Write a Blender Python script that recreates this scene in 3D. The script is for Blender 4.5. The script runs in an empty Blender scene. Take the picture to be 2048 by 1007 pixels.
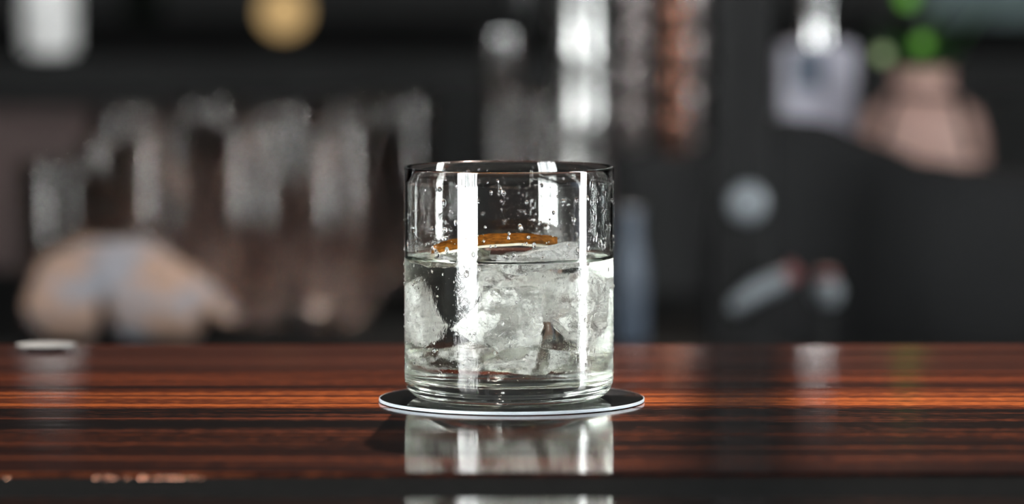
import bpy, bmesh, math, random
from mathutils import Vector, Matrix, noise
random.seed(7)
S = bpy.context.scene
COL = S.collection
# ------------------------------------------------------------ camera
F = 8922.0                      # focal length in pixels of the 2048x1007 frame
D = 1.678                       # camera to glass, along y
H = 0.1846                      # camera above the counter top
PITCH = math.atan((503.5 + 178.0) / F)
cam = bpy.data.objects.new('camera', bpy.data.cameras.new('camera'))
COL.objects.link(cam)
cam.location = (0, -D, H)
cam.rotation_euler = (math.pi / 2 - PITCH, 0, 0)
cam.data.sensor_width = 36.0
cam.data.lens = F / 2048 * 36
cam.data.clip_start = 0.05
cam.data.dof.use_dof = True
cam.data.dof.focus_distance = D - 0.02
cam.data.dof.aperture_fstop = 6.0
S.camera = cam
# ------------------------------------------------------------ world, exposure
w = bpy.data.worlds.new('world'); S.world = w; w.use_nodes = True
w.node_tree.nodes['Background'].inputs[0].default_value = (0.95, 0.97, 1.0, 1)
w.node_tree.nodes['Background'].inputs[1].default_value = 0.062
S.view_settings.view_transform = 'Standard'
S.view_settings.look = 'None'
S.view_settings.exposure = 0.0
S.view_settings.gamma = 1.0
S.view_settings.use_curve_mapping = False
S.cycles.use_denoising = True
S.cycles.max_bounces = 26
S.cycles.transmission_bounces = 24
S.cycles.glossy_bounces = 10
S.cycles.transparent_max_bounces = 24
S.cycles.sample_clamp_indirect = 45.0
S.cycles.blur_glossy = 0.3
# the ceiling spot behind the bar: grazes the counter from behind
SPOT_P = (0.311, 4.32, 2.90)
WIN_L, WIN_R = 43.0, 74.0        # radiance of the two daylit windows
ld = bpy.data.lights.new('ceiling_spot_light', 'SPOT')
ld.energy = 1050; ld.color = (1.0, 0.86, 0.72); ld.shadow_soft_size = 0.045
ld.spot_size = math.radians(26); ld.spot_blend = 0.6
lo = bpy.data.objects.new('ceiling_spot_light', ld); COL.objects.link(lo)
lo.location = SPOT_P
lo.rotation_euler = (Vector((0, 0, 0)) - Vector(SPOT_P)).to_track_quat('-Z', 'Y').to_euler()
# ------------------------------------------------------------ helpers
def px(x, y, d):
    """world point seen at pixel (x, y) when d metres in front of the camera (along +y)"""
    v = Vector(((x - 1024) / F, -(y - 503.5) / F, -1.0))
    v.rotate(cam.rotation_euler)
    return Vector(cam.location) + v * (d / v.y)
def obj(name, bm, mats, parent=None, smooth=True):
    me = bpy.data.meshes.new(name)
    bmesh.ops.recalc_face_normals(bm, faces=bm.faces)
    bm.to_mesh(me); bm.free()
    for m in (mats if isinstance(mats, (list, tuple)) else [mats]): me.materials.append(m)
    for p in me.polygons: p.use_smooth = smooth
    if smooth: me.set_sharp_from_angle(angle=math.radians(38))
    o = bpy.data.objects.new(name, me); COL.objects.link(o)
    if parent: o.parent = parent
    return o
def tag(o, label=None, cat=None, group=None, kind=None):
    if label: o['label'] = label
    if cat: o['category'] = cat
    if group: o['group'] = group
    if kind: o['kind'] = kind
    return o
def thing(name, label, cat, loc=(0, 0, 0), rotz=0, group=None):
    o = bpy.data.objects.new(name, None); COL.objects.link(o)
    o.location = loc; o.rotation_euler = (0, 0, rotz); o.empty_display_size = 0.02
    return tag(o, label, cat, group)
def dup(root, loc, label, rotz=None, scale=None):
    r = root.copy(); COL.objects.link(r); r.location = loc; r['label'] = label
    if rotz is not None: r.rotation_euler = (0, 0, rotz)
    if scale: r.scale = scale
    for ch in list(root.children):
        c = ch.copy(); COL.objects.link(c); c.parent = r
        for g in list(ch.children):
            k = g.copy(); COL.objects.link(k); k.parent = c
    return r
def lathe(prof, n=64, bm=None, mi=None, cx=0, cy=0):
    """prof: list of (r, z); r=0 ends are closed to a point. mi: material index per segment"""
    bm = bm or bmesh.new(); rings = []
    for r, z in prof:
        if r < 1e-7: rings.append([bm.verts.new((cx, cy, z))])
        else: rings.append([bm.verts.new((cx + r * math.cos(2 * math.pi * k / n), cy + r * math.sin(2 * math.pi * k / n), z)) for k in range(n)])
    for i in range(len(rings) - 1):
        a, b = rings[i], rings[i + 1]
        for k in range(n):
            k2 = (k + 1) % n
            if len(a) == 1 and len(b) == 1: continue
            if len(a) == 1: f = bm.faces.new((a[0], b[k], b[k2]))
            elif len(b) == 1: f = bm.faces.new((a[k], a[k2], b[0]))
            else: f = bm.faces.new((a[k], a[k2], b[k2], b[k]))
            if mi: f.material_index = mi[i]
    return bm
def box(x0, x1, y0, y1, z0, z1, bev=0.0, bm=None, seg=2):
    b = bmesh.new()
    bmesh.ops.create_cube(b, size=1)
    for v in b.verts:
        v.co = Vector(((x0 + x1) / 2 + v.co.x * (x1 - x0), (y0 + y1) / 2 + v.co.y * (y1 - y0), (z0 + z1) / 2 + v.co.z * (z1 - z0)))
    if bev: bmesh.ops.bevel(b, geom=b.edges[:], offset=bev, segments=seg, affect='EDGES', profile=0.5)
    if bm is None: return b
    me = bpy.data.meshes.new('t'); b.to_mesh(me); b.free(); bm.from_mesh(me); bpy.data.meshes.remove(me)
    return bm
def tube(pts, rad, n=12, bm=None):
    """a round bar through pts; rad a number or a list"""
    bm = bm or bmesh.new(); pts = [Vector(p) for p in pts]; rings = []
    for i, p in enumerate(pts):
        t = (pts[min(i + 1, len(pts) - 1)] - pts[max(i - 1, 0)]).normalized()
        u = t.orthogonal().normalized() if i == 0 else (u - t * u.dot(t)).normalized()
        v = t.cross(u); r = rad[i] if isinstance(rad, (list, tuple)) else rad
        rings.append([bm.verts.new(p + (u * math.cos(2 * math.pi * k / n) + v * math.sin(2 * math.pi * k / n)) * r) for k in range(n)])
    for a, b in zip(rings, rings[1:]):
        for k in range(n): bm.faces.new((a[k], a[(k + 1) % n], b[(k + 1) % n], b[k]))
    bm.faces.new(rings[0][::-1]); bm.faces.new(rings[-1])
    return bm
class NT:
    def __init__(s, name):
        s.m = bpy.data.materials.new(name); s.m.use_nodes = True; s.t = s.m.node_tree
        s.t.nodes.clear(); s.out = s.n('ShaderNodeOutputMaterial')
    def n(s, ty, **kw):
        nd = s.t.nodes.new(ty)
        for k, v in kw.items():
            if k.startswith('_'): setattr(nd, k[1:], v)
            else: s.set(nd.inputs[k.replace('__', ' ')], v)
        return nd
    def set(s, sock, v):
        if hasattr(v, 'is_output') or isinstance(v, bpy.types.NodeSocket): s.t.links.new(v, sock)
        elif isinstance(v, bpy.types.Node): s.t.links.new(v.outputs[0], sock)
        else: sock.default_value = v
    def math(s, op, a, b=0.0, c=0.0, clamp=False):
        nd = s.t.nodes.new('ShaderNodeMath'); nd.operation = op; nd.use_clamp = clamp
        s.set(nd.inputs[0], a); s.set(nd.inputs[1], b); s.set(nd.inputs[2], c); return nd.outputs[0]
    def obco(s, scale=(1, 1, 1), loc=(0, 0, 0)):
        tc = s.t.nodes.new('ShaderNodeTexCoord'); mp = s.t.nodes.new('ShaderNodeMapping')
        s.t.links.new(tc.outputs['Object'], mp.inputs[0]); mp.inputs['Scale'].default_value = scale
        mp.inputs['Location'].default_value = loc; return mp.outputs[0]
    def noise(s, vec, scale=1, detail=4, rough=0.5, dist=0.0):
        nd = s.n('ShaderNodeTexNoise'); s.set(nd.inputs['Vector'], vec); nd.inputs['Scale'].default_value = scale
        nd.inputs['Detail'].default_value = detail; nd.inputs['Roughness'].default_value = rough
        nd.inputs['Distortion'].default_value = dist; return nd.outputs['Fac']
    def ramp(s, fac, stops):
        nd = s.n('ShaderNodeValToRGB'); s.set(nd.inputs[0], fac); e = nd.color_ramp.elements
        while len(e) < len(stops): e.new(0.5)
        for el, (p, c) in zip(e, stops):
            el.position = p; el.color = (c, c, c, 1) if isinstance(c, (int, float)) else tuple(c) + (1,)
        return nd.outputs[0]
    def mix(s, fac, a, b):
        nd = s.n('ShaderNodeMixShader'); s.set(nd.inputs[0], fac); s.set(nd.inputs[1], a); s.set(nd.inputs[2], b); return nd.outputs[0]
    def bump(s, h, strength, dist):
        nd = s.n('ShaderNodeBump'); s.set(nd.inputs['Height'], h); nd.inputs['Strength'].default_value = strength
        nd.inputs['Distance'].default_value = dist; return nd.outputs[0]
    def done(s, sh): s.set(s.out.inputs[0], sh); return s.m
def pbr(name, col, rough=0.5, metal=0.0, var=0.15, scale=40, bump=0.0, **kw):
    t = NT(name); c = t.obco()
    nz = t.noise(c, scale, 4)
    base = t.ramp(nz, [(0.3, tuple(x * (1 - var) for x in col)), (0.7, tuple(min(1, x * (1 + var)) for x in col))])
    p = t.n('ShaderNodeBsdfPrincipled'); t.set(p.inputs['Base Color'], base)
    p.inputs['Metallic'].default_value = metal
    t.set(p.inputs['Roughness'], t.math('MULTIPLY_ADD', nz, 0.1, rough - 0.05))
    for k, v in kw.items(): t.set(p.inputs[k.replace('_', ' ')], v)
    if bump: t.set(p.inputs['Normal'], t.bump(nz, 0.5, bump))
    return t.done(p)
def glow(name, col, st):
    t = NT(name); e = t.n('ShaderNodeEmission'); e.inputs[0].default_value = tuple(col) + (1,); e.inputs[1].default_value = st
    return t.done(e)
def glass_mat(name, col=(1, 1, 1), ior=1.5, rough=0.0):
    t = NT(name); g = t.n('ShaderNodeBsdfGlass'); g.inputs['Color'].default_value = tuple(col) + (1,)
    g.inputs['IOR'].default_value = ior
    t.set(g.inputs['Roughness'], t.math('MULTIPLY', t.noise(t.obco(), 30, 2), rough * 2))
    return t.done(g)
# ------------------------------------------------------------ materials
def wood(name, dark, mid, hot, seed, lo=0.40, hi=0.60, shine=0.55):
    """varnished rosewood, grain along x"""
    t = NT(name)
    c = t.obco((0.9, 34, 34), (seed * 3.1, seed * 1.7, 0))
    wide = t.noise(c, 1.0, 3, 0.5, 0.25)
    c2 = t.obco((3.5, 130, 130), (seed, seed * 2.3, 0))
    fine = t.noise(c2, 1.0, 6, 0.6, 0.35)
    c3 = t.obco((170, 330, 330), (seed, 0, 0))
    pore = t.noise(c3, 1.0, 3, 0.6)
    k = t.math('ADD', t.math('MULTIPLY', wide, 0.34), t.math('MULTIPLY', fine, 0.44))
    k = t.math('ADD', k, t.math('MULTIPLY', pore, 0.22))
    col = t.ramp(k, [(lo, dark), ((lo + hi) / 2, mid), (hi, hot)])
    bmp = t.bump(t.math('ADD', fine, t.math('MULTIPLY', pore, 0.5)), 0.45, 0.0009)
    sm = t.bump(fine, 0.12, 0.0005)
    dk = t.n('ShaderNodeMix', _data_type='RGBA', _blend_type='MULTIPLY'); dk.inputs[0].default_value = 1.0; t.set(dk.inputs[6], col); dk.inputs[7].default_value = (0.84, 0.76, 0.72, 1); col = dk.outputs[2]
    df = t.n('ShaderNodeBsdfDiffuse'); t.set(df.inputs[0], col); t.set(df.inputs['Normal'], bmp)
    gl = t.n('ShaderNodeBsdfAnisotropic'); t.set(gl.inputs[0], col); gl.inputs['Roughness'].default_value = 0.5; t.set(gl.inputs['Normal'], bmp)
    base = t.mix(shine, df, gl)
    ct = t.n('ShaderNodeBsdfAnisotropic'); ct.inputs[0].default_value = (1, 1, 1, 1); ct.inputs['Roughness'].default_value = 0.07; t.set(ct.inputs['Normal'], sm)
    fr = t.n('ShaderNodeFresnel'); fr.inputs[0].default_value = 1.42
    return t.done(t.mix(t.math('MULTIPLY', fr, 0.95), base, ct))
M = {}
M['black'] = pbr('matte_black', (0.0065, 0.0065, 0.0068), 0.6, var=0.2, Specular_IOR_Level=0.25)
M['rubber'] = pbr('black_rubber', (0.010, 0.010, 0.010), 0.8, var=0.2, scale=300, bump=0.0004, Specular_IOR_Level=0.0)
M['felt'] = pbr('black_felt', (0.017, 0.017, 0.017), 1.0, var=0.2, scale=300, Specular_IOR_Level=0.0)
M['cloth_black'] = pbr('black_fabric', (0.0145, 0.0145, 0.015), 0.95, var=0.3, scale=600, bump=0.0006, Specular_IOR_Level=0.0)
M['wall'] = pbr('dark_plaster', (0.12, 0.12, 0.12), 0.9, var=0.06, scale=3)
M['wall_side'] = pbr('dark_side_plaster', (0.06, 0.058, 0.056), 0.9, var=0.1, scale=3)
M['floor'] = pbr('dark_floor', (0.05, 0.035, 0.028), 0.6, var=0.3, scale=6)
M['dark_wood'] = pbr('ebony_wood', (0.022, 0.016, 0.014), 0.6, var=0.3, scale=30)
M['steel'] = pbr('brushed_steel', (0.62, 0.62, 0.62), 0.20, 1.0, var=0.06, scale=90)
M['chrome'] = pbr('satin_chrome', (0.52, 0.52, 0.51), 0.27, 1.0, var=0.04, scale=60)
M['copper'] = pbr('copper', (0.55, 0.27, 0.19), 0.22, 1.0, var=0.12, scale=50)
M['rose'] = pbr('rose_steel', (0.74, 0.66, 0.65), 0.27, 1.0, var=0.1, scale=50)
M['red'] = pbr('red_enamel', (0.12, 0.02, 0.02), 0.35)
M['grey'] = pbr('grey_enamel', (0.14, 0.155, 0.17), 0.5)
M['white'] = pbr('frosted_white', (0.80, 0.79, 0.78), 0.45)
M['lav'] = pbr('lavender_grey_ceramic', (0.27, 0.26, 0.31), 0.4)
M['blush'] = pbr('blush_clay', (0.26, 0.155, 0.13), 0.65, var=0.25, scale=14)
M['leaf'] = pbr('leaf', (0.02, 0.07, 0.015), 0.3, var=0.3)
M['slate'] = pbr('blue_grey_enamel', (0.05, 0.065, 0.09), 0.5)
M['teal'] = pbr('teal_grey_enamel', (0.09, 0.13, 0.13), 0.6)
M['mahog'] = pbr('mahogany_panel', (0.034, 0.016, 0.014), 0.6, var=0.3, scale=12)
M['glass_far'] = glass_mat('clear_glass', (0.96, 0.92, 0.90), 1.5, 0.13)
M['jar_glass'] = glass_mat('olive_glass', (0.35, 0.42, 0.36), 1.5, 0.1)
M['amber_lamp'] = glow('amber_lamp_glow', (1.0, 0.66, 0.29), 0.56)
M['glint_green'] = glow('green_glow', (0.30, 0.80, 0.12), 0.48)  # self-lit colour in place of green leaf glints
M['glint_pale'] = glow('pale_green_glow', (0.42, 0.55, 0.28), 0.95)
# ------------------------------------------------------------ the room
FL, CE = -1.10, 3.6
tag(obj('floor', box(-2.3, 2.3, -4.2, 7.4, FL - 0.05, FL), M['floor'], smooth=False), kind='structure')
tag(obj('wall_back', box(-2.3, 2.3, 7.2, 7.4, FL, CE), M['wall'], smooth=False), kind='structure')
def side_wall(name, x0, x1, wy0, wy1, wz0, wz1):
    bm = box(x0, x1, -4.2, wy0, FL, CE)
    box(x0, x1, wy1, 7.2, FL, CE, bm=bm); box(x0, x1, wy0, wy1, FL, wz0, bm=bm); box(x0, x1, wy0, wy1, wz1, CE, bm=bm)
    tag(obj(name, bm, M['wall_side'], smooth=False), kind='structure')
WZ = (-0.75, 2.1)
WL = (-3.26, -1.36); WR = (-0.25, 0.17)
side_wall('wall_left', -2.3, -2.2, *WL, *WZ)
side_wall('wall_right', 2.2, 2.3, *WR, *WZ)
def daylight(name, st):
    t = NT(name); e = t.n('ShaderNodeEmission')
    c = t.noise(t.obco((1, 11, 0.15)), 1.0, 4, 0.65)
    t.set(e.inputs[0], t.ramp(c, [(0.40, (0.13, 0.15, 0.155)), (0.52, (0.88, 0.92, 0.92)), (0.62, (1.5, 1.5, 1.46))])); e.inputs[1].default_value = st
    return t.done(e)
def window(name, x, y0, y1, st, ncol, side):
    root = bpy.data.objects.new(name, None); COL.objects.link(root); tag(root, kind='structure')
    fr = box(x - 0.03, x + 0.03, y0, y0 + 0.03, WZ[0], WZ[1]); box(x - 0.03, x + 0.03, y1 - 0.03, y1, WZ[0], WZ[1], bm=fr)
    box(x - 0.03, x + 0.03, y0, y1, WZ[0], WZ[0] + 0.03, bm=fr); box(x - 0.03, x + 0.03, y0, y1, WZ[1] - 0.03, WZ[1], bm=fr)
    obj('window_frame', fr, M['black'], root, False)
    wd = (y1 - y0 - 0.06) / ncol; m = daylight('daylit_pane_' + name, st)
    for i in range(ncol):
        a = y0 + 0.03 + wd * i
        obj('pane', box(x - 0.004, x + 0.004, a + 0.006, a + wd - 0.006, WZ[0] + 0.03, WZ[1] - 0.03), m, root, False)
        if i: obj('mullion', box(x - 0.02, x + 0.02, a - 0.012, a + 0.012, WZ[0] + 0.03, WZ[1] - 0.03), M['black'], root, False)
window('window_1', -2.25, *WL, WIN_L, 6, -1)
window('window_2', 2.25, *WR, WIN_R, 1, 1)
# ------------------------------------------------------------ bar counter
counter = thing('bar_counter', 'long glossy red-brown wooden bar counter under the glass', 'bar counter')
def ydep(yp):                      # y of the counter point seen at image row yp
    v = px(1024, yp, 1.0) - Vector(cam.location); return cam.location.y + (-H / v.z)
rows = [688, 742, 778, 815, 868, 905, 945]
DK, PU = (0.012, 0.005, 0.004), (0.03, 0.010, 0.008)
WD = [wood('rosewood_back', (0.020, 0.007, 0.005), (0.055, 0.018, 0.012), (0.095, 0.032, 0.020), 1.3),
      wood('rosewood_red', (0.012, 0.004, 0.003), (0.060, 0.016, 0.008), (0.20, 0.050, 0.018), 2.9),
      wood('rosewood_orange', (0.014, 0.004, 0.003), (0.120, 0.030, 0.011), (0.46, 0.13, 0.034), 4.1, 0.39, 0.58),
      wood('rosewood_dark', (0.004, 0.002, 0.002), (0.009, 0.004, 0.003), (0.12, 0.034, 0.016), 5.7, 0.44, 0.62),
      wood('rosewood_streaked', (0.005, 0.002, 0.002), (0.018, 0.006, 0.004), (0.17, 0.045, 0.016), 7.2, 0.42, 0.60),
      wood('rosewood_front', (0.005, 0.002, 0.002), (0.030, 0.009, 0.006), (0.15, 0.042, 0.016), 9.4, 0.42, 0.60)]
for i in range(6):
    y1, y0 = ydep(rows[i]), ydep(rows[i + 1])
    bm = box(-1.9, 1.9, y0 + 0.00015, y1 - 0.00015, -0.034, 0.0, 0.0009 if i < 5 else 0.0009, seg=2)
    obj('plank', bm, WD[i], counter, False)
YB, YF = ydep(688), ydep(945)
YG = ydep(986)
obj('inlay_strip', box(-1.9, 1.9, YG, YF - 0.0008, -0.04, -0.0012, 0.001), M['rubber'], counter, False)
obj('front_lip', box(-1.9, 1.9, YG - 0.09, YG - 0.0008, -0.05, -0.001, 0.004, seg=3), WD[3], counter, False)
obj('front_panel', box(-1.9, 1.9, YG - 0.03, YG, FL, -0.05), M['dark_wood'], counter, False)
obj('rear_panel', box(-1.9, 1.9, YB - 0.05, YB - 0.02, FL, -0.034), M['dark_wood'], counter, False)
# ------------------------------------------------------------ coaster
GX = (1018 - 1024) / F * D
coaster = thing('coaster', 'thin round black coaster with pale rim under the tumbler', 'coaster', ((1023.5 - 1024) / F * D, 0, 0))
CR = 266.5 / F * D
obj('disc', lathe([(0, 0.0002), (CR - 0.0003, 0.0002), (CR - 0.0003, 0.0013), (CR - 0.0009, 0.0014), (0, 0.0014)], 160),
    pbr('black_coaster', (0.012, 0.012, 0.012), 0.5, var=0.2, Specular_IOR_Level=0.0, Coat_Weight=0.35, Coat_Roughness=0.06), coaster, True)
obj('edge', lathe([(CR - 0.0004, 0.0002), (CR, 0.0003), (CR + 0.0001, 0.0008), (CR, 0.0013), (CR - 0.00025, 0.00142), (CR - 0.0004, 0.0012)], 160),
    pbr('pale_board_edge', (0.42, 0.46, 0.50), 0.5), coaster, True)
# ------------------------------------------------------------ tumbler
Z0 = 0.00145
GR = 0.0395; ZR = 0.0888; ZL = 0.0545; WT = 0.0011; ZB = 0.0082
tumbler = thing('tumbler', 'clear straight-sided glass tumbler of iced drink with water drops', 'glass', (GX, 0, 0))
def fillet(cx, cz, r, a0, a1, n):
    return [(cx + r * math.cos(math.radians(a0 + (a1 - a0) * i / n)), cz + r * math.sin(math.radians(a0 + (a1 - a0) * i / n))) for i in range(n + 1)]
prof = [(0, Z0 + 0.0014), (0.020, Z0 + 0.0010), (0.029, Z0 + 0.0002)]
prof += fillet(GR - 0.0075, Z0 + 0.0075, 0.0075, -90, 0, 8)
prof += [(GR, Z0 + 0.0075 + (ZR - 0.0008 - Z0 - 0.0075) * i / 8) for i in range(1, 9)]
prof += fillet(GR - WT / 2, ZR - WT / 2, WT / 2, 20, 160, 5)
RI = GR - WT
nb = len(prof)
prof += [(RI, ZR - 0.001 - (ZR - 0.001 - ZL) * i / 6) for i in range(1, 7)]
wet0 = len(prof) - 1
prof += [(RI, ZL - (ZL - ZB - 0.006) * i / 5) for i in range(1, 6)]
prof += [(RI - 0.006 + 0.006 * math.cos(math.radians(a)), ZB + 0.006 - 0.006 * math.sin(math.radians(a))) for a in (20, 40, 60, 75, 90)]
prof += [(0.02, ZB - 0.0003), (0, ZB - 0.0005)]
mi = [1 if i >= wet0 else 0 for i in range(len(prof) - 1)]
def tumbler_glass(name, ior, fog):
    t = NT(name); g = t.n('ShaderNodeBsdfGlass'); g.inputs['IOR'].default_value = ior
    g.inputs['Color'].default_value = (0.995, 1.0, 0.995, 1)
    if fog:
        z = t.n('ShaderNodeSeparateXYZ'); t.set(z.inputs[0], t.obco()); z = z.outputs[2]
        a = t.noise(t.obco((1, 1, 0.45)), 900, 3, 0.65)
        b = t.noise(t.obco((1, 1, 0.6)), 70, 3, 0.6)
        low = t.math('SUBTRACT', 1.0, t.math('MULTIPLY', t.math('SUBTRACT', z, 0.050), 90, clamp=True), clamp=True)
        above = t.math('MULTIPLY', t.math('SUBTRACT', z, 0.008), 300, clamp=True)
        m = t.math('MULTIPLY', t.math('MULTIPLY', low, above), t.ramp(b, [(0.40, 0.05), (0.62, 1.0)]))
        t.set(g.inputs['Roughness'], t.math('MULTIPLY', m, 0.035))
        bp = t.n('ShaderNodeBump'); t.set(bp.inputs['Height'], t.math('MULTIPLY', a, m)); bp.inputs['Strength'].default_value = 0.18
        bp.inputs['Distance'].default_value = 0.0006; t.set(g.inputs['Normal'], bp)
    return t.done(g)
bm = lathe(prof, 192, mi=mi)
obj('glass_body', bm, [tumbler_glass('tumbler_glass', 1.5, True), tumbler_glass('tumbler_glass_wet', 1.128, False)], tumbler)
# water drops clinging to the wall
bm = bmesh.new(); n_in = 0
def drop(th, z, r, inner):
    R = RI - 0.00002 if inner else GR + 0.00002
    nrm = Vector((math.cos(th), math.sin(th), 0)); p = nrm * R + Vector((0, 0, z))
    m = Matrix.Translation(p) @ Matrix.Rotation(th, 4, 'Z') @ Matrix.Diagonal((r * 0.6, r * random.uniform(0.75, 1.0), r * random.uniform(0.9, 1.5), 1))
    bmesh.ops.create_icosphere(bm, subdivisions=1 if r < 0.0004 else 2, radius=1, matrix=m)
for i in range(520):
    th = random.uniform(0, 2 * math.pi); z = ZL + 0.003 + (ZR - ZL - 0.006) * random.random() ** 1.6
    drop(th, z, 0.00034 * math.exp(random.gauss(0.0, 0.45)) + 0.00006, random.random() < 0.6)
for i in range(34):
    th = random.uniform(math.pi, 2 * math.pi)
    drop(th, random.uniform(ZL + 0.003, ZR - 0.004), random.uniform(0.0007, 0.0013), random.random() < 0.5)
for i in range(420):
    drop(random.uniform(math.pi, 2 * math.pi), random.uniform(0.012, ZL), 0.0003 * math.exp(random.gauss(0, 0.4)), False)
wd = obj('water_droplets', bm, glass_mat('water_drop', (1, 1, 1), 1.33), tumbler); tag(wd, 'tiny clear water droplets on the glass wall', kind='stuff')
# the drink
t = NT('drink_side'); s = t.n('ShaderNodeBsdfTransparent'); s.inputs[0].default_value = (0.985, 0.99, 0.975, 1); side_m = t.done(s)
t = NT('drink_surface'); g = t.n('ShaderNodeBsdfGlass'); g.inputs['IOR'].default_value = 1.33
t.set(g.inputs['Normal'], t.bump(t.noise(t.obco(), 120, 2), 0.3, 0.0008)); top_m = t.done(g)
RL = RI - 0.00008
lp = [(0, ZB - 0.0003), (0.02, ZB - 0.0001), (RL - 0.006, ZB + 0.0001)]
lp += [(RL - 0.006 + 0.006 * math.cos(math.radians(a)), ZB + 0.006 - 0.006 * math.sin(math.radians(a))) for a in (75, 60, 40, 20, 0)]
lp += [(RL, 0.03), (RL, ZL + 0.0013)]
ns = len(lp) - 1
lp += [(RL - 0.0006, ZL + 0.0005), (RL - 0.0015, ZL + 0.0001), (RL - 0.003, ZL), (0.02, ZL), (0, ZL)]
drink = obj('drink', lathe(lp, 128, mi=[0] * ns + [1] * (len(lp) - 1 - ns)), [side_m, top_m]); drink.location = (GX, 0, 0)
tag(drink, 'clear colourless iced drink filling the tumbler just past half', 'drink')
# ------------------------------------------------------------ ice
def ice_mat(name, lo, hi, amp, tint):
    t = NT(name)
    z = t.n('ShaderNodeSeparateXYZ'); gm = t.n('ShaderNodeNewGeometry'); t.set(z.inputs[0], gm.outputs['Position']); z = z.outputs[2]
    wet = t.math('LESS_THAN', z, ZL)
    g = t.n('ShaderNodeBsdfGlass'); g.inputs['Color'].default_value = tint + (1,); t.set(g.inputs['IOR'], t.math('MULTIPLY_ADD', wet, -0.13, 1.31))
    v = t.n('ShaderNodeTexVoronoi'); v.feature = 'DISTANCE_TO_EDGE'; t.set(v.inputs['Vector'], gm.outputs['Position']); v.inputs['Scale'].default_value = 120
    a = t.noise(gm.outputs['Position'], 110, 5, 0.62, 0.6); b = t.noise(gm.outputs['Position'], 420, 4, 0.6)
    h = t.math('ADD', t.math('MULTIPLY', a, 1.0), t.math('MULTIPLY', b, 0.25))
    bp = t.bump(h, 0.9, 0.004); t.set(g.inputs['Normal'], bp)
    t.set(g.inputs['Roughness'], t.ramp(b, [(0.4, 0.0), (0.8, 0.22)]))
    d = t.n('ShaderNodeBsdfDiffuse'); d.inputs[0].default_value = (0.97, 0.975, 0.96, 1); t.set(d.inputs['Normal'], bp)
    tr = t.n('ShaderNodeBsdfTranslucent'); tr.inputs[0].default_value = (0.95, 0.97, 0.95, 1); t.set(tr.inputs['Normal'], bp)
    frost = t.mix(0.25, d, tr)
    k = t.noise(gm.outputs['Position'], 85, 7, 0.68, 1.2)
    fac = t.math('MULTIPLY', t.ramp(k, [(lo, 0.0), (hi, amp)]), t.math('MULTIPLY_ADD', wet, 0.3, 0.7))
    for sc_, w_ in ((95, 0.010), (210, 0.016)):          # clear crack lines through the frost
        c = t.math('ABSOLUTE', t.math('SUBTRACT', t.noise(gm.outputs['Position'], sc_, 4, 0.6, 1.5), 0.52))
        fac = t.math('MULTIPLY', fac, t.math('MULTIPLY', c, 1.0 / w_, clamp=True))
    return t.done(t.mix(fac, g, frost))
ICE = ice_mat('frosty_ice', 0.42, 0.49, 1.0, (1, 1, 1))
ICE_C = ice_mat('clear_ice', 0.50, 0.58, 0.9, (0.975, 0.98, 0.95))
def ice(cx, cy, cz, sx, sy, sz, seed, label, rot=(0, 0, 0), mat=None):
    rnd = random.Random(seed); b = bmesh.new()
    for i in range(16):
        v = Vector((rnd.uniform(-1, 1), rnd.uniform(-1, 1), rnd.uniform(-1, 1)))
        m = max(abs(v.x), abs(v.y), abs(v.z)); v = v / m * rnd.uniform(0.75, 1)
        b.verts.new((v.x * sx, v.y * sy, v.z * sz))
    r = bmesh.ops.convex_hull(b, input=b.verts)
    junk = [g for g in r['geom_interior'] if isinstance(g, bmesh.types.BMVert)]
    if junk: bmesh.ops.delete(b, geom=list(set(junk)), context='VERTS')
    bmesh.ops.triangulate(b, faces=b.faces[:])
    bmesh.ops.subdivide_edges(b, edges=b.edges[:], cuts=5, use_grid_fill=True)
    b.normal_update()
    for v in b.verts:
        q = v.co * 140 + Vector((seed * 3.1, 0, 0))
        v.co += v.normal * (noise.fractal(q, 0.9, 2.0, 3) * 0.0010 + noise.noise(v.co * 60 + Vector((0, seed, 0))) * 0.0016 + (abs(noise.noise(v.co * 170 + Vector((seed, 0, 0)))) * -0.0022))
    o = obj('ice_chunk', b, mat or ICE, smooth=False)
    for p in o.data.polygons: p.use_smooth = True
    o.location = (GX + cx, cy, cz); o.rotation_euler = rot
    return tag(o, label, 'ice', 'cracked ice in the drink')
ice(-0.003, -0.012, 0.0335, 0.0165, 0.012, 0.0145, 3, 'large frosty white ice chunk in the middle of the drink', (0.2, 0.1, 0.3))
ice(0.0215, -0.004, 0.036, 0.0125, 0.011, 0.015, 5, 'tall ice chunk by the right wall of the tumbler', (0.1, 0.2, 0.9))
ice(-0.0245, 0.005, 0.034, 0.0085, 0.012, 0.015, 8, 'clear ice chunk by the left wall of the tumbler', (0.3, 0, 0.2))
ice(0.004, 0.017, 0.040, 0.017, 0.011, 0.012, 11, 'ice chunk at the back of the tumbler beneath the citrus peel', (0, 0.15, 0))
ice(0.012, -0.008, 0.0548, 0.0165, 0.013, 0.0055, 14, 'cracked ice slab breaking the surface right of the citrus peel', (0.12, -0.08, 0.4))
ice(0.006, -0.019, 0.0185, 0.014, 0.009, 0.0062, 17, 'small low ice chunk on the tumbler bottom at the front', (0.1, 0.0, 0.5), ICE_C)
ice(-0.019, 0.002, 0.0545, 0.014, 0.014, 0.0036, 20, 'thin pale ice sheet floating at the left under the peel', (0.02, 0.04, 0.2), ICE_C)
ice(0.019, 0.003, 0.0165, 0.012, 0.012, 0.0055, 23, 'low ice chunk on the tumbler bottom at the right', (0.0, 0.1, 0.8), ICE_C)
ice(-0.016, 0.010, 0.0160, 0.012, 0.010, 0.0055, 26, 'low ice chunk on the tumbler bottom at the left back', (0.0, -0.1, 0.3), ICE_C)
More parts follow.
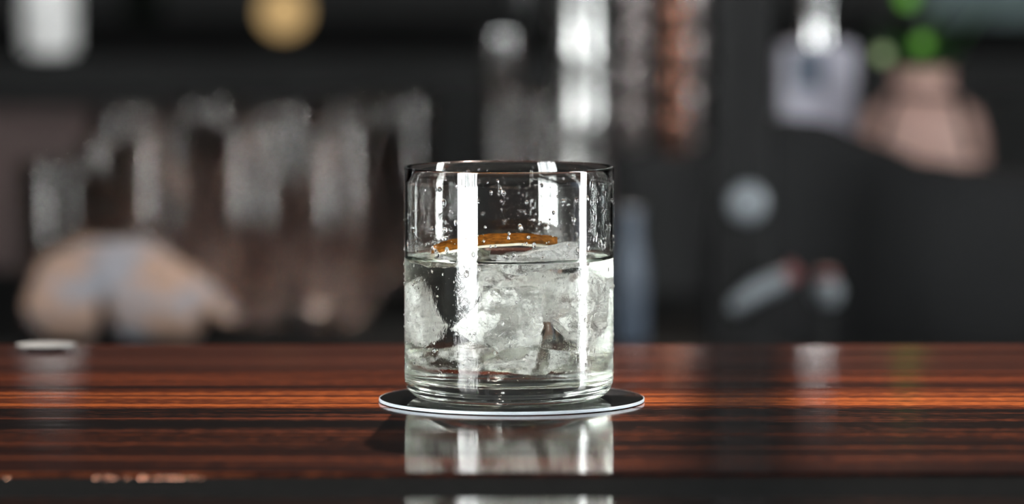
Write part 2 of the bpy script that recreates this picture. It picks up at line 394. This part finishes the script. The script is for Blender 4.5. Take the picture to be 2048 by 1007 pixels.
# ------------------------------------------------------------ citrus peel
peel = thing('citrus_peel', 'curved orange-brown strip of citrus peel lying on the ice', 'citrus peel', (GX - 0.0055, 0.002, 0.0603))
def peel_bm(z_off, th, shrink):
    b = bmesh.new(); NX, NY = 40, 12; top, bot = [], []
    for i in range(NX + 1):
        u = -1 + 2 * i / NX; row_t, row_b = [], []
        wv = math.sqrt(max(0.0, 1 - abs(u) ** 2.6)) * 0.0125 * shrink + 0.0003
        for j in range(NY + 1):
            v = -1 + 2 * j / NY
            x = u * 0.0238 * shrink; y = v * wv
            z = 0.0030 * (1 - u * u) - 0.0020 * v * v + u * 0.0017 + 0.0006 * noise.noise(Vector((x * 150, y * 150, 1))) + z_off
            row_t.append(b.verts.new((x, y, z))); row_b.append(b.verts.new((x, y, z - th)))
        top.append(row_t); bot.append(row_b)
    for i in range(NX):
        for j in range(NY):
            b.faces.new((top[i][j], top[i + 1][j], top[i + 1][j + 1], top[i][j + 1]))
            b.faces.new((bot[i][j], bot[i][j + 1], bot[i + 1][j + 1], bot[i + 1][j]))
        b.faces.new((top[i][0], bot[i][0], bot[i + 1][0], top[i + 1][0])); b.faces.new((top[i][NY], top[i + 1][NY], bot[i + 1][NY], bot[i][NY]))
    for j in range(NY):
        b.faces.new((top[0][j], top[0][j + 1], bot[0][j + 1], bot[0][j])); b.faces.new((top[NX][j], bot[NX][j], bot[NX][j + 1], top[NX][j + 1]))
    return b
obj('rind', peel_bm(0, 0.0011, 1.0), pbr('orange_rind', (0.17, 0.060, 0.008), 0.8, var=0.55, scale=420, bump=0.0006, Specular_IOR_Level=0.0), peel)
obj('pith', peel_bm(-0.00115, 0.0009, 0.98), pbr('white_pith', (0.8, 0.76, 0.62), 0.8, scale=300), peel)
# ------------------------------------------------------------ back bar furniture
def counter_box(name, label, cat, x0, x1, d0, d1, ztop, mat, th=0.04):
    tnode = thing(name, label, cat, ((x0 + x1) / 2, (d0 + d1) / 2 - D, ztop))
    hx, hy = (x1 - x0) / 2, (d1 - d0) / 2
    obj('top', box(-hx, hx, -hy, hy, -th, 0, 0.002), mat, tnode, False)
    obj('cabinet', box(-hx + 0.02, hx - 0.02, -hy + 0.03, hy, FL - ztop, -th), M['dark_wood'], tnode, False)
    return tnode
ZW = -0.0965
counter_box('service_worktop', 'low black worktop behind the bar, carrying the tall glasses', 'worktop', -1.9, 1.9, 2.62, 3.55, ZW, M['felt'])
sh = thing('overhead_shelf', 'long black shelf high at the back, carrying jars and bottles', 'shelf', (0, 4.3 - D, 0.066))
obj('board', box(-2.19, 2.19, -0.72, 0.85, -0.03, 0, 0.002), M['felt'], sh, False)
for sx in (-1.6, 0.0, 1.6): obj('post', box(sx - 0.015, sx + 0.015, 0.80, 0.83, FL - 0.066, -0.03), M['black'], sh, False)
back = thing('back_panel', 'low reddish-brown mahogany board behind the row of tall glasses', 'panel', (-0.245, 3.50 - D, ZW))
obj('board', box(-0.20, 0.125, -0.008, 0.008, 0, 0.118, 0.002), M['mahog'], back, False)
obj('rail', box(-0.205, 0.13, -0.011, 0.011, 0.118, 0.126, 0.002), M['mahog'], back, False)
def wx(x, d): return px(x, 503, d).x
# ---- tall glasses
def highball(name, r, h, label, grp):
    t = thing(name, label, 'glass', group=grp)
    p = [(0, 0.0005), (r * 0.7, 0), (r * 0.86, 0.001), (r * 0.88, 0.004), (r * 0.94, h * 0.4), (r, h - 0.001), (r - 0.0007, h), (r - 0.0014, h - 0.001), (r * 0.94 - 0.0016, h * 0.4), (r * 0.86 - 0.001, 0.014), (r * 0.6, 0.011), (0, 0.0105)]
    obj('bowl', lathe(p, 40), M['glass_far'], t)
    rm = bmesh.new(); n = 40
    pts = [(r * math.cos(2 * math.pi * k / n), r * math.sin(2 * math.pi * k / n), h) for k in range(n)]
    lathe([(r - 0.0020, h + 0.0002), (r - 0.0008, h + 0.0016), (r + 0.0006, h + 0.0002), (r - 0.0008, h - 0.0004), (r - 0.0020, h + 0.0002)], n, rm)
    obj('rim', rm, M['glass_far'], t)
    return t
GG = 'tall glasses lined up behind the bar'
g0 = None
spots = [(318, 3.02, 1.0, 'tall glass in the front row, left end, behind the folded towel'),
         (500, 3.04, 0.99, 'tall glass in the front row, second from the left'),
         (672, 3.03, 0.985, 'tall glass in the front row, right end'),
         (252, 3.20, 1.01, 'tall glass in the back row, leftmost'),
         (408, 3.22, 1.04, 'tall glass in the back row, second from the left'),
         (560, 3.20, 1.02, 'tall glass in the back row, third from the left'),
         (700, 3.21, 1.04, 'tall glass in the back row, second from the right'),
         (800, 3.30, 1.03, 'tall glass in the back row, at the right end nearest the tumbler')]
for x, d, s_, lb in spots:
    loc = (wx(x, d), d - D, ZW)
    if g0 is None: g0 = highball('highball_glass', 0.0265, 0.138, lb, GG); g0.location = loc
    else: dup(g0, loc, lb, scale=(1, 1, s_))
g1 = highball('short_glass', 0.025, 0.112, 'short glass at the far left end of the glass row', 'short glasses at the left of the row')
g1.location = (wx(112, 3.02), 3.02 - D, ZW)
dup(g1, (wx(218, 3.09), 3.09 - D, ZW), 'short glass beside the leftmost tall glasses', scale=(0.9, 0.9, 1.08))
# ---- towel
def towel():
    d = 2.92; b = bmesh.new(); NX, NY = 56, 22
    def lerp(tab, x):
        for (x0, a), (x1, c) in zip(tab, tab[1:]):
            if x <= x1: k = (x - x0) / (x1 - x0); k = k * k * (3 - 2 * k); return a + (c - a) * k
        return tab[-1][1]
    top = [(60, .050), (95, .060), (250, .066), (300, .062), (390, .044), (480, .018)]
    bot = [(60, .006), (90, .0), (185, .0), (218, .024), (252, .0), (385, .0), (425, .019), (455, .014), (480, .016)]
    rt, rb = [], []
    for i in range(NX + 1):
        xp = 60 + 420 * i / NX; X = (xp - 270) / F * d; zt, zb = lerp(top, xp), lerp(bot, xp)
        a, c = [], []
        for j in range(NY + 1):
            v = -1 + 2 * j / NY; e = (1 - abs(v) ** 3.5) * (1 - abs(-1 + 2 * i / NX) ** 8)
            zm = zb + (zt - zb) * 0.45
            n1 = noise.fractal(Vector((X * 38, v * 2.2, 3)), 1, 2, 3) * 0.006
            a.append(b.verts.new((X, v * 0.042, max(0.001, zm + (zt - zm) * e ** 0.5 + n1 * e))))
            c.append(b.verts.new((X, v * 0.042, max(0.0, zm - (zm - zb) * e ** 0.5 - 0.0004))))
        rt.append(a); rb.append(c)
    for i in range(NX):
        for j in range(NY):
            b.faces.new((rt[i][j], rt[i + 1][j], rt[i + 1][j + 1], rt[i][j + 1])); b.faces.new((rb[i][j], rb[i][j + 1], rb[i + 1][j + 1], rb[i + 1][j]))
        b.faces.new((rt[i][0], rb[i][0], rb[i + 1][0], rt[i + 1][0])); b.faces.new((rt[i][NY], rt[i + 1][NY], rb[i + 1][NY], rb[i][NY]))
    for j in range(NY):
        b.faces.new((rt[0][j], rt[0][j + 1], rb[0][j + 1], rb[0][j])); b.faces.new((rt[NX][j], rb[NX][j], rb[NX][j + 1], rt[NX][j + 1]))
    t = NT('peach_grey_towel'); nz = t.noise(t.obco((1, 1, 1.6), (0.3, 0, 0)), 26, 2)
    p = t.n('ShaderNodeBsdfPrincipled'); p.inputs['Roughness'].default_value = 0.9
    t.set(p.inputs['Base Color'], t.ramp(nz, [(0.42, (0.20, 0.195, 0.215)), (0.52, (0.28, 0.18, 0.135))]))
    o = obj('bar_towel', b, t.done(p)); o.location = (wx(270, d), d - D, ZW + 0.0005)
    tag(o, 'crumpled peach and grey bar towel in front of the tall glasses', 'towel')
towel()
# ---- stacked cups
def cup(name, rt, rb, h, mat, label, grp):
    p = [(0, 0.0), (rb * 0.95, 0.0), (rb, 0.001), (rt * 0.98, h - 0.003), (rt, h - 0.0015), (rt, h), (rt - 0.0012, h), (rb - 0.001, 0.0025), (0, 0.0022)]
    t = thing(name, label, 'cup', group=grp)
    obj('body', lathe(p, 48), mat, t)
    obj('rim', lathe([(rt - 0.0004, h - 0.0022), (rt + 0.0009, h - 0.0012), (rt + 0.0006, h + 0.0003), (rt - 0.0006, h + 0.0003)], 48), mat, t)
    return t
def stack(x, d, z, pitch, n, rt, rb, mat, name, what, where, grp, jit=0.0008):
    c0 = None; nm = ['lowest', 'second from bottom', 'third from bottom', 'fourth from bottom', 'fifth from bottom', 'sixth from bottom', 'seventh from the bottom']
    for i in range(n):
        lb = f'{what}, {"topmost" if i == n - 1 else nm[i]} in the stack {where}'
        loc = (wx(x, d) + random.uniform(-jit, jit), d - D, z + pitch * i)
        if c0 is None: c0 = cup(name, rt, rb, pitch - 0.0006, mat, lb, grp); c0.location = loc
        else: dup(c0, loc, lb)
stack(1163, 3.1, ZW + 0.0002, 0.0457, 6, 0.0180, 0.0192, M['chrome'], 'steel_cup', 'satin steel cup', 'right above the tumbler', 'stacked steel cups')
ris = thing('riser_block', 'black display block behind the tumbler, carrying cup stacks', 'block', (wx(1325, 3.34), 3.34 - D, ZW))
obj('block', box(-0.032, 0.034, -0.06, 0.06, 0, 0.104, 0.003), M['black'], ris, False)
obj('foot', box(-0.034, 0.036, -0.062, 0.062, 0, 0.006, 0.001), M['black'], ris, False)
ZR2 = ZW + 0.104
stack(1347, 3.30, ZR2 + 0.0002, 0.0270, 5, 0.0102, 0.0108, M['copper'], 'copper_cup', 'small copper cup', 'on the black block', 'stacked copper cups')
stack(1268, 3.34, ZR2 + 0.0002, 0.0300, 4, 0.0096, 0.0103, M['rose'], 'rose_cup', 'small rose-tinted metal cup', 'beside the steel cups', 'stacked rose cups')
stack(1392, 3.38, ZR2 + 0.0002, 0.0400, 3, 0.0080, 0.0087, M['rose'], 'shot_cup', 'slim rose-grey cup', 'on the right edge of the block', 'stacked shot cups')
# ---- bottles and jars
def bottle(name, x, d, z, r, h, mat, label, cat='bottle', neck=0.38, capm=None):
    t = thing(name, label, cat, (wx(x, d), d - D, z))
    p = [(0, 0.001), (r * 0.8, 0), (r, 0.003), (r, h * 0.55), (r * 0.85, h * 0.64), (r * neck, h * 0.76), (r * neck, h * 0.96), (0, h * 0.96)]
    obj('body', lathe(p, 40), mat, t)
    obj('cap', lathe([(0, h * 0.955), (r * neck * 1.15, h * 0.955), (r * neck * 1.15, h), (0, h)], 24), capm or M['black'], t)
    return t
def jar(name, x, d, z, r, h, mat, label, cat='jar'):
    t = thing(name, label, cat, (wx(x, d), d - D, z))
    obj('body', lathe([(0, 0), (r * 0.82, 0), (r, r * 0.25), (r * 1.02, h * 0.5), (r * 0.97, h * 0.86), (r * 0.8, h * 0.92), (0, h * 0.92)], 40), mat, t)
    obj('lid', lathe([(0, h * 0.921), (r * 0.85, h * 0.921), (r * 0.85, h * 0.99), (0, h)], 32), M['black'], t)
    return t
ZS = 0.0662
jar('storage_jar', 102, 3.72, ZS, 0.0225, 0.125, M['white'], 'pale frosted jar at the upper left on the overhead shelf')
jar('olive_jar', 288, 4.85, ZS, 0.020, 0.10, M['jar_glass'], 'dim olive glass jar on the overhead shelf beside the pale jar')
jar('grey_canister', 1043, 4.0, ZS, 0.0125, 0.14, M['steel'], 'slim steel canister on the overhead shelf left of the steel cups', 'canister')
bottle('slim_bottle', 1262, 2.9, ZW, 0.0105, 0.088, M['slate'], 'slim blue-grey bottle standing just right of the tumbler', neck=0.6, capm=M['slate'])
tb = thing('teal_tray', 'long dim teal tray at the upper right on the overhead shelf', 'tray', (wx(1975, 4.9), 4.9 - D, ZS))
obj('base', box(-0.075, 0.075, -0.03, 0.03, 0, 0.004, 0.001), M['teal'], tb, False)
obj('rim', box(-0.077, 0.077, -0.033, -0.029, 0, 0.05, 0.001), M['teal'], tb, False)
# small clear glasses beside the steel cups
g2 = highball('narrow_glass', 0.0125, 0.150, 'narrow clear glass left of the steel cups, nearest the camera', 'narrow glasses left of the steel cups')
g2.location = (wx(1003, 3.25), 3.25 - D, ZW)
for k, (x, d, lb) in enumerate([(1040, 3.33, 'narrow clear glass left of the steel cups, in the middle'), (1093, 3.28, 'narrow clear glass directly beside the steel cups')]):
    dup(g2, (wx(x, d), d - D, ZW), lb, scale=(0.9, 0.9, 0.97))
g3 = cup('steel_jigger', 0.0120, 0.0130, 0.040, M['steel'], 'small steel jigger standing on top of a narrow glass', 'jiggers')
g3.location = (wx(1003, 3.25), 3.25 - D, ZW + 0.1515 + 0.0001)
# ---- silver pourer bottle upper right, with a cream cap
pb = thing('lavender_flask', 'lavender-grey flask with a steel neck behind the black bag', 'flask', (wx(1632, 3.3), 3.3 - D, ZW))
obj('body', box(-0.028, 0.028, -0.02, 0.02, 0, 0.184, 0.006), M['lav'], pb)
obj('neck', lathe([(0, 0.184), (0.012, 0.184), (0.010, 0.205), (0.0125, 0.215), (0.0125, 0.236), (0, 0.236)], 32), M['steel'], pb)
obj('label_panel', box(-0.019, 0.004, -0.0215, -0.0203, 0.15, 0.18, 0.0004), M['slate'], pb, False)
# ---- blush pot with a plant
pot = thing('blush_pot', 'blush clay pot with a narrow neck behind the black bag', 'pot', (wx(1842, 3.25), 3.25 - D, ZW))
obj('body', lathe([(0, 0), (0.030, 0), (0.040, 0.04), (0.047, 0.085), (0.046, 0.118), (0.040, 0.136), (0.024, 0.146), (0.020, 0.155), (0.022, 0.166), (0.019, 0.166), (0.016, 0.15), (0, 0.148)], 56), M['blush'], pot)
for k in range(9):
    a = k * 2.4; b = bmesh.new(); L = 0.05 + 0.02 * (k % 3)
    for i in range(7):
        u = i / 6; wv = 0.006 * math.sin(math.pi * min(1, u * 0.93 + 0.05)); r = 0.006 + L * 0.55 * u; z = 0.150 + L * 1.0 * u - L * 0.3 * u * u
        for s_ in (-1, 1): b.verts.new((math.cos(a) * r - math.sin(a) * wv * s_, math.sin(a) * r + math.cos(a) * wv * s_, z))
    b.verts.ensure_lookup_table()
    for i in range(6): b.faces.new((b.verts[2 * i], b.verts[2 * i + 1], b.verts[2 * i + 3], b.verts[2 * i + 2]))
    bmesh.ops.solidify(b, geom=b.faces[:], thickness=0.0006)
    obj('leaf', b, M['leaf'], pot)
# ---- added glowing balls standing in for green leaf glints, and amber pendant
def hanging(name, x, y, d, r, mat, label, cat, grp=None):
    p = px(x, y, d); t = thing(name, label, cat, p, group=grp)
    obj('bulb', lathe([(0, -r)] + [(r * math.cos(math.radians(a)), r * math.sin(math.radians(a))) for a in range(-75, 90, 15)] + [(0, r)], 24), mat, t)
    obj('socket', lathe([(0, r * 0.9), (r * 0.6, r * 0.9), (r * 0.6, r * 1.6), (0, r * 1.6)], 16), M['black'], t)
    obj('cord', tube([(0, 0, r * 1.6), (0, 0, CE - p.z)], 0.0008, 6), M['black'], t)
hanging('amber_pendant', 568, 22, 3.75, 0.021, M['amber_lamp'], 'round amber pendant lamp hanging at the upper left', 'lamp')
hanging('green_glint', 1815, -4, 3.05, 0.0065, M['glint_green'], 'small glowing ball for a green glint, cut by the top edge of the picture', 'lamp', 'green glints')
hanging('green_glint', 1845, 86, 3.05, 0.0055, M['glint_green'], 'small glowing ball for a bright green glint above the blush pot', 'lamp', 'green glints')
hanging('pale_green_glint', 1765, 109, 3.05, 0.0048, M['glint_pale'], 'small glowing ball for a pale green glint left of the bright green one', 'lamp', 'green glints')
# ---- black bag
def bag():
    d = 2.95; b = bmesh.new(); NX, NY = 48, 16; rt, rb = [], []
    tab = [(1405, 330), (1440, 262), (1560, 234), (1640, 238), (1720, 272), (1850, 325), (2000, 338), (2200, 360), (2300, 450)]
    for i in range(NX + 1):
        xp = 1405 + 895 * i / NX
        for (x0, a), (x1, c) in zip(tab, tab[1:]):
            if xp <= x1: k = (xp - x0) / (x1 - x0); yy = a + (c - a) * k; break
        zt = px(xp, yy, d).z - ZW; a_, c_ = [], []
        for j in range(NY + 1):
            v = -1 + 2 * j / NY; e = (1 - abs(v) ** 4) ** 0.5 * (1 - abs(-1 + 2 * i / NX) ** 10) ** 0.5
            X = (xp - 1850) / F * d
            a_.append(b.verts.new((X, v * 0.055, 0.02 + (zt - 0.02) * e + 0.002 * noise.noise(Vector((X * 60, v * 3, 0))))))
            c_.append(b.verts.new((X, v * 0.055 * (0.9 + 0.1 * e), 0.0)))
        rt.append(a_); rb.append(c_)
    for i in range(NX):
        for j in range(NY):
            b.faces.new((rt[i][j], rt[i + 1][j], rt[i + 1][j + 1], rt[i][j + 1])); b.faces.new((rb[i][j], rb[i][j + 1], rb[i + 1][j + 1], rb[i + 1][j]))
        b.faces.new((rt[i][0], rb[i][0], rb[i + 1][0], rt[i + 1][0])); b.faces.new((rt[i][NY], rt[i + 1][NY], rb[i + 1][NY], rb[i][NY]))
    for j in range(NY):
        b.faces.new((rt[0][j], rt[0][j + 1], rb[0][j + 1], rb[0][j])); b.faces.new((rt[NX][j], rb[NX][j], rb[NX][j + 1], rt[NX][j + 1]))
    t = thing('black_bag', 'big slumped black fabric bag filling the dark right side behind the bar', 'bag', (wx(1850, d), d - D, ZW))
    obj('body', b, M['cloth_black'], t)
    obj('handle', tube([(-0.03, 0, 0.13), (-0.02, 0, 0.16), (0.02, 0, 0.158), (0.03, 0, 0.12)], 0.003, 8), M['cloth_black'], t)
bag()
# ---- beer tower in front of it
dp = 2.78
tw = thing('beer_tower', 'slender black beer tower with a round grey badge behind the bar', 'beer tap', (wx(1487, dp), dp - D, ZW))
obj('column', box(-0.0180, 0.0160, -0.0150, 0.0150, 0, 1.15, 0.004), M['black'], tw)
obj('base_plate', lathe([(0, 0), (0.034, 0), (0.034, 0.006), (0.02, 0.010), (0, 0.010)], 40), M['felt'], tw)
def rel(x, y, d=dp): return px(x, y, d) - tw.location
c = rel(1492, 402); b = bmesh.new()
bmesh.ops.create_uvsphere(b, u_segments=28, v_segments=14, radius=1, matrix=Matrix.Translation((c.x, -0.0185, c.z)) @ Matrix.Diagonal((0.0125, 0.006, 0.0125, 1)))
obj('badge', b, M['grey'], tw)
p1, p2, p3 = rel(1462, 598), rel(1510, 572), rel(1568, 548)
obj('faucet', tube([(p1.x, -0.026, p1.z - 0.004), (p1.x + 0.004, -0.028, p1.z), (p2.x, -0.03, p2.z), (p3.x, -0.03, p3.z)], [0.004, 0.0055, 0.007, 0.006], 14), M['grey'], tw)
p4 = rel(1590, 536)
obj('faucet_lever', tube([(p3.x, -0.03, p3.z), (p4.x, -0.03, p4.z + 0.002)], [0.005, 0.006], 12), M['red'], tw)
c = rel(1655, 585)
jg = thing('tap_knob', 'round grey knob with a red collar right of the beer tower', 'knob', (tw.location.x + c.x, tw.location.y + 0.01, ZW))
zz = tw.location.z + c.z - ZW
obj('knob', lathe([(0, zz - 0.010), (0.007, zz - 0.008), (0.0105, zz), (0.007, zz + 0.007), (0, zz + 0.009)], 24), M['grey'], jg)
obj('collar', lathe([(0, zz + 0.0085), (0.0055, zz + 0.0085), (0.0055, zz + 0.013), (0, zz + 0.013)], 20), M['red'], jg)
obj('stem', tube([(0, 0, 0), (0, 0, zz - 0.009)], 0.0025, 10), M['black'], jg)
obj('foot', lathe([(0, 0), (0.012, 0), (0.012, 0.002), (0, 0.003)], 24), M['black'], jg)
# ---- on the counter
p = px(98, 691.5, 1.0) - Vector(cam.location); k = -H / p.z
sc = thing('small_saucer', 'small pale saucer on the back edge of the counter at far left', 'saucer', (cam.location.x + p.x * k, YB - 0.018, 0.0002))
obj('dish', lathe([(0, 0), (0.0068, 0), (0.008, 0.0006), (0.0125, 0.0012), (0.0127, 0.0015), (0.008, 0.0012), (0, 0.0009)], 40), M['grey'], sc)
obj('foot_ring', lathe([(0.005, 0.0), (0.0068, 0.0), (0.0068, 0.0004), (0.005, 0.0004)], 32), M['grey'], sc)
for x, r in [(15, .9), (192, 1.2), (216, 1.1), (230, .8), (256, .9), (284, 1.7), (300, .8), (317, 1.3), (336, 1.1), (349, 1.3), (364, 1.2), (386, .9), (402, .6)]:
    v = px(x, 957, 1.0) - Vector(cam.location); kk = -(H + 0.0012) / v.z; b = bmesh.new()
    bmesh.ops.create_icosphere(b, subdivisions=2, radius=1, matrix=Matrix.Diagonal((0.0009 * r, 0.0009 * r, 0.0006 * r, 1)))
    o = obj('glint_bead', b, M['copper'], counter); o.location = (cam.location.x + v.x * kk, cam.location.y + v.y * kk, -0.0011)  # added copper beads stand in for amber glints of drops on the strip
# the fitting of the ceiling spot
sp = thing('ceiling_spot', 'black ceiling spot lamp far behind the bar, above the picture', 'lamp', (SPOT_P[0], SPOT_P[1] + 0.03, SPOT_P[2]))
b = lathe([(0, -0.06), (0.07, -0.06), (0.07, 0.09), (0.064, 0.09), (0.064, -0.054), (0, -0.054)], 32)
h = obj('can', b, M['black'], sp); h.rotation_euler = lo.rotation_euler; h.rotation_euler.rotate_axis('X', math.pi)
h.location = (Vector(SPOT_P)) * 0.012
obj('stem', tube([(0, 0.06, 0.05), (0, 0.06, CE - SPOT_P[2])], 0.01, 10), M['black'], sp)
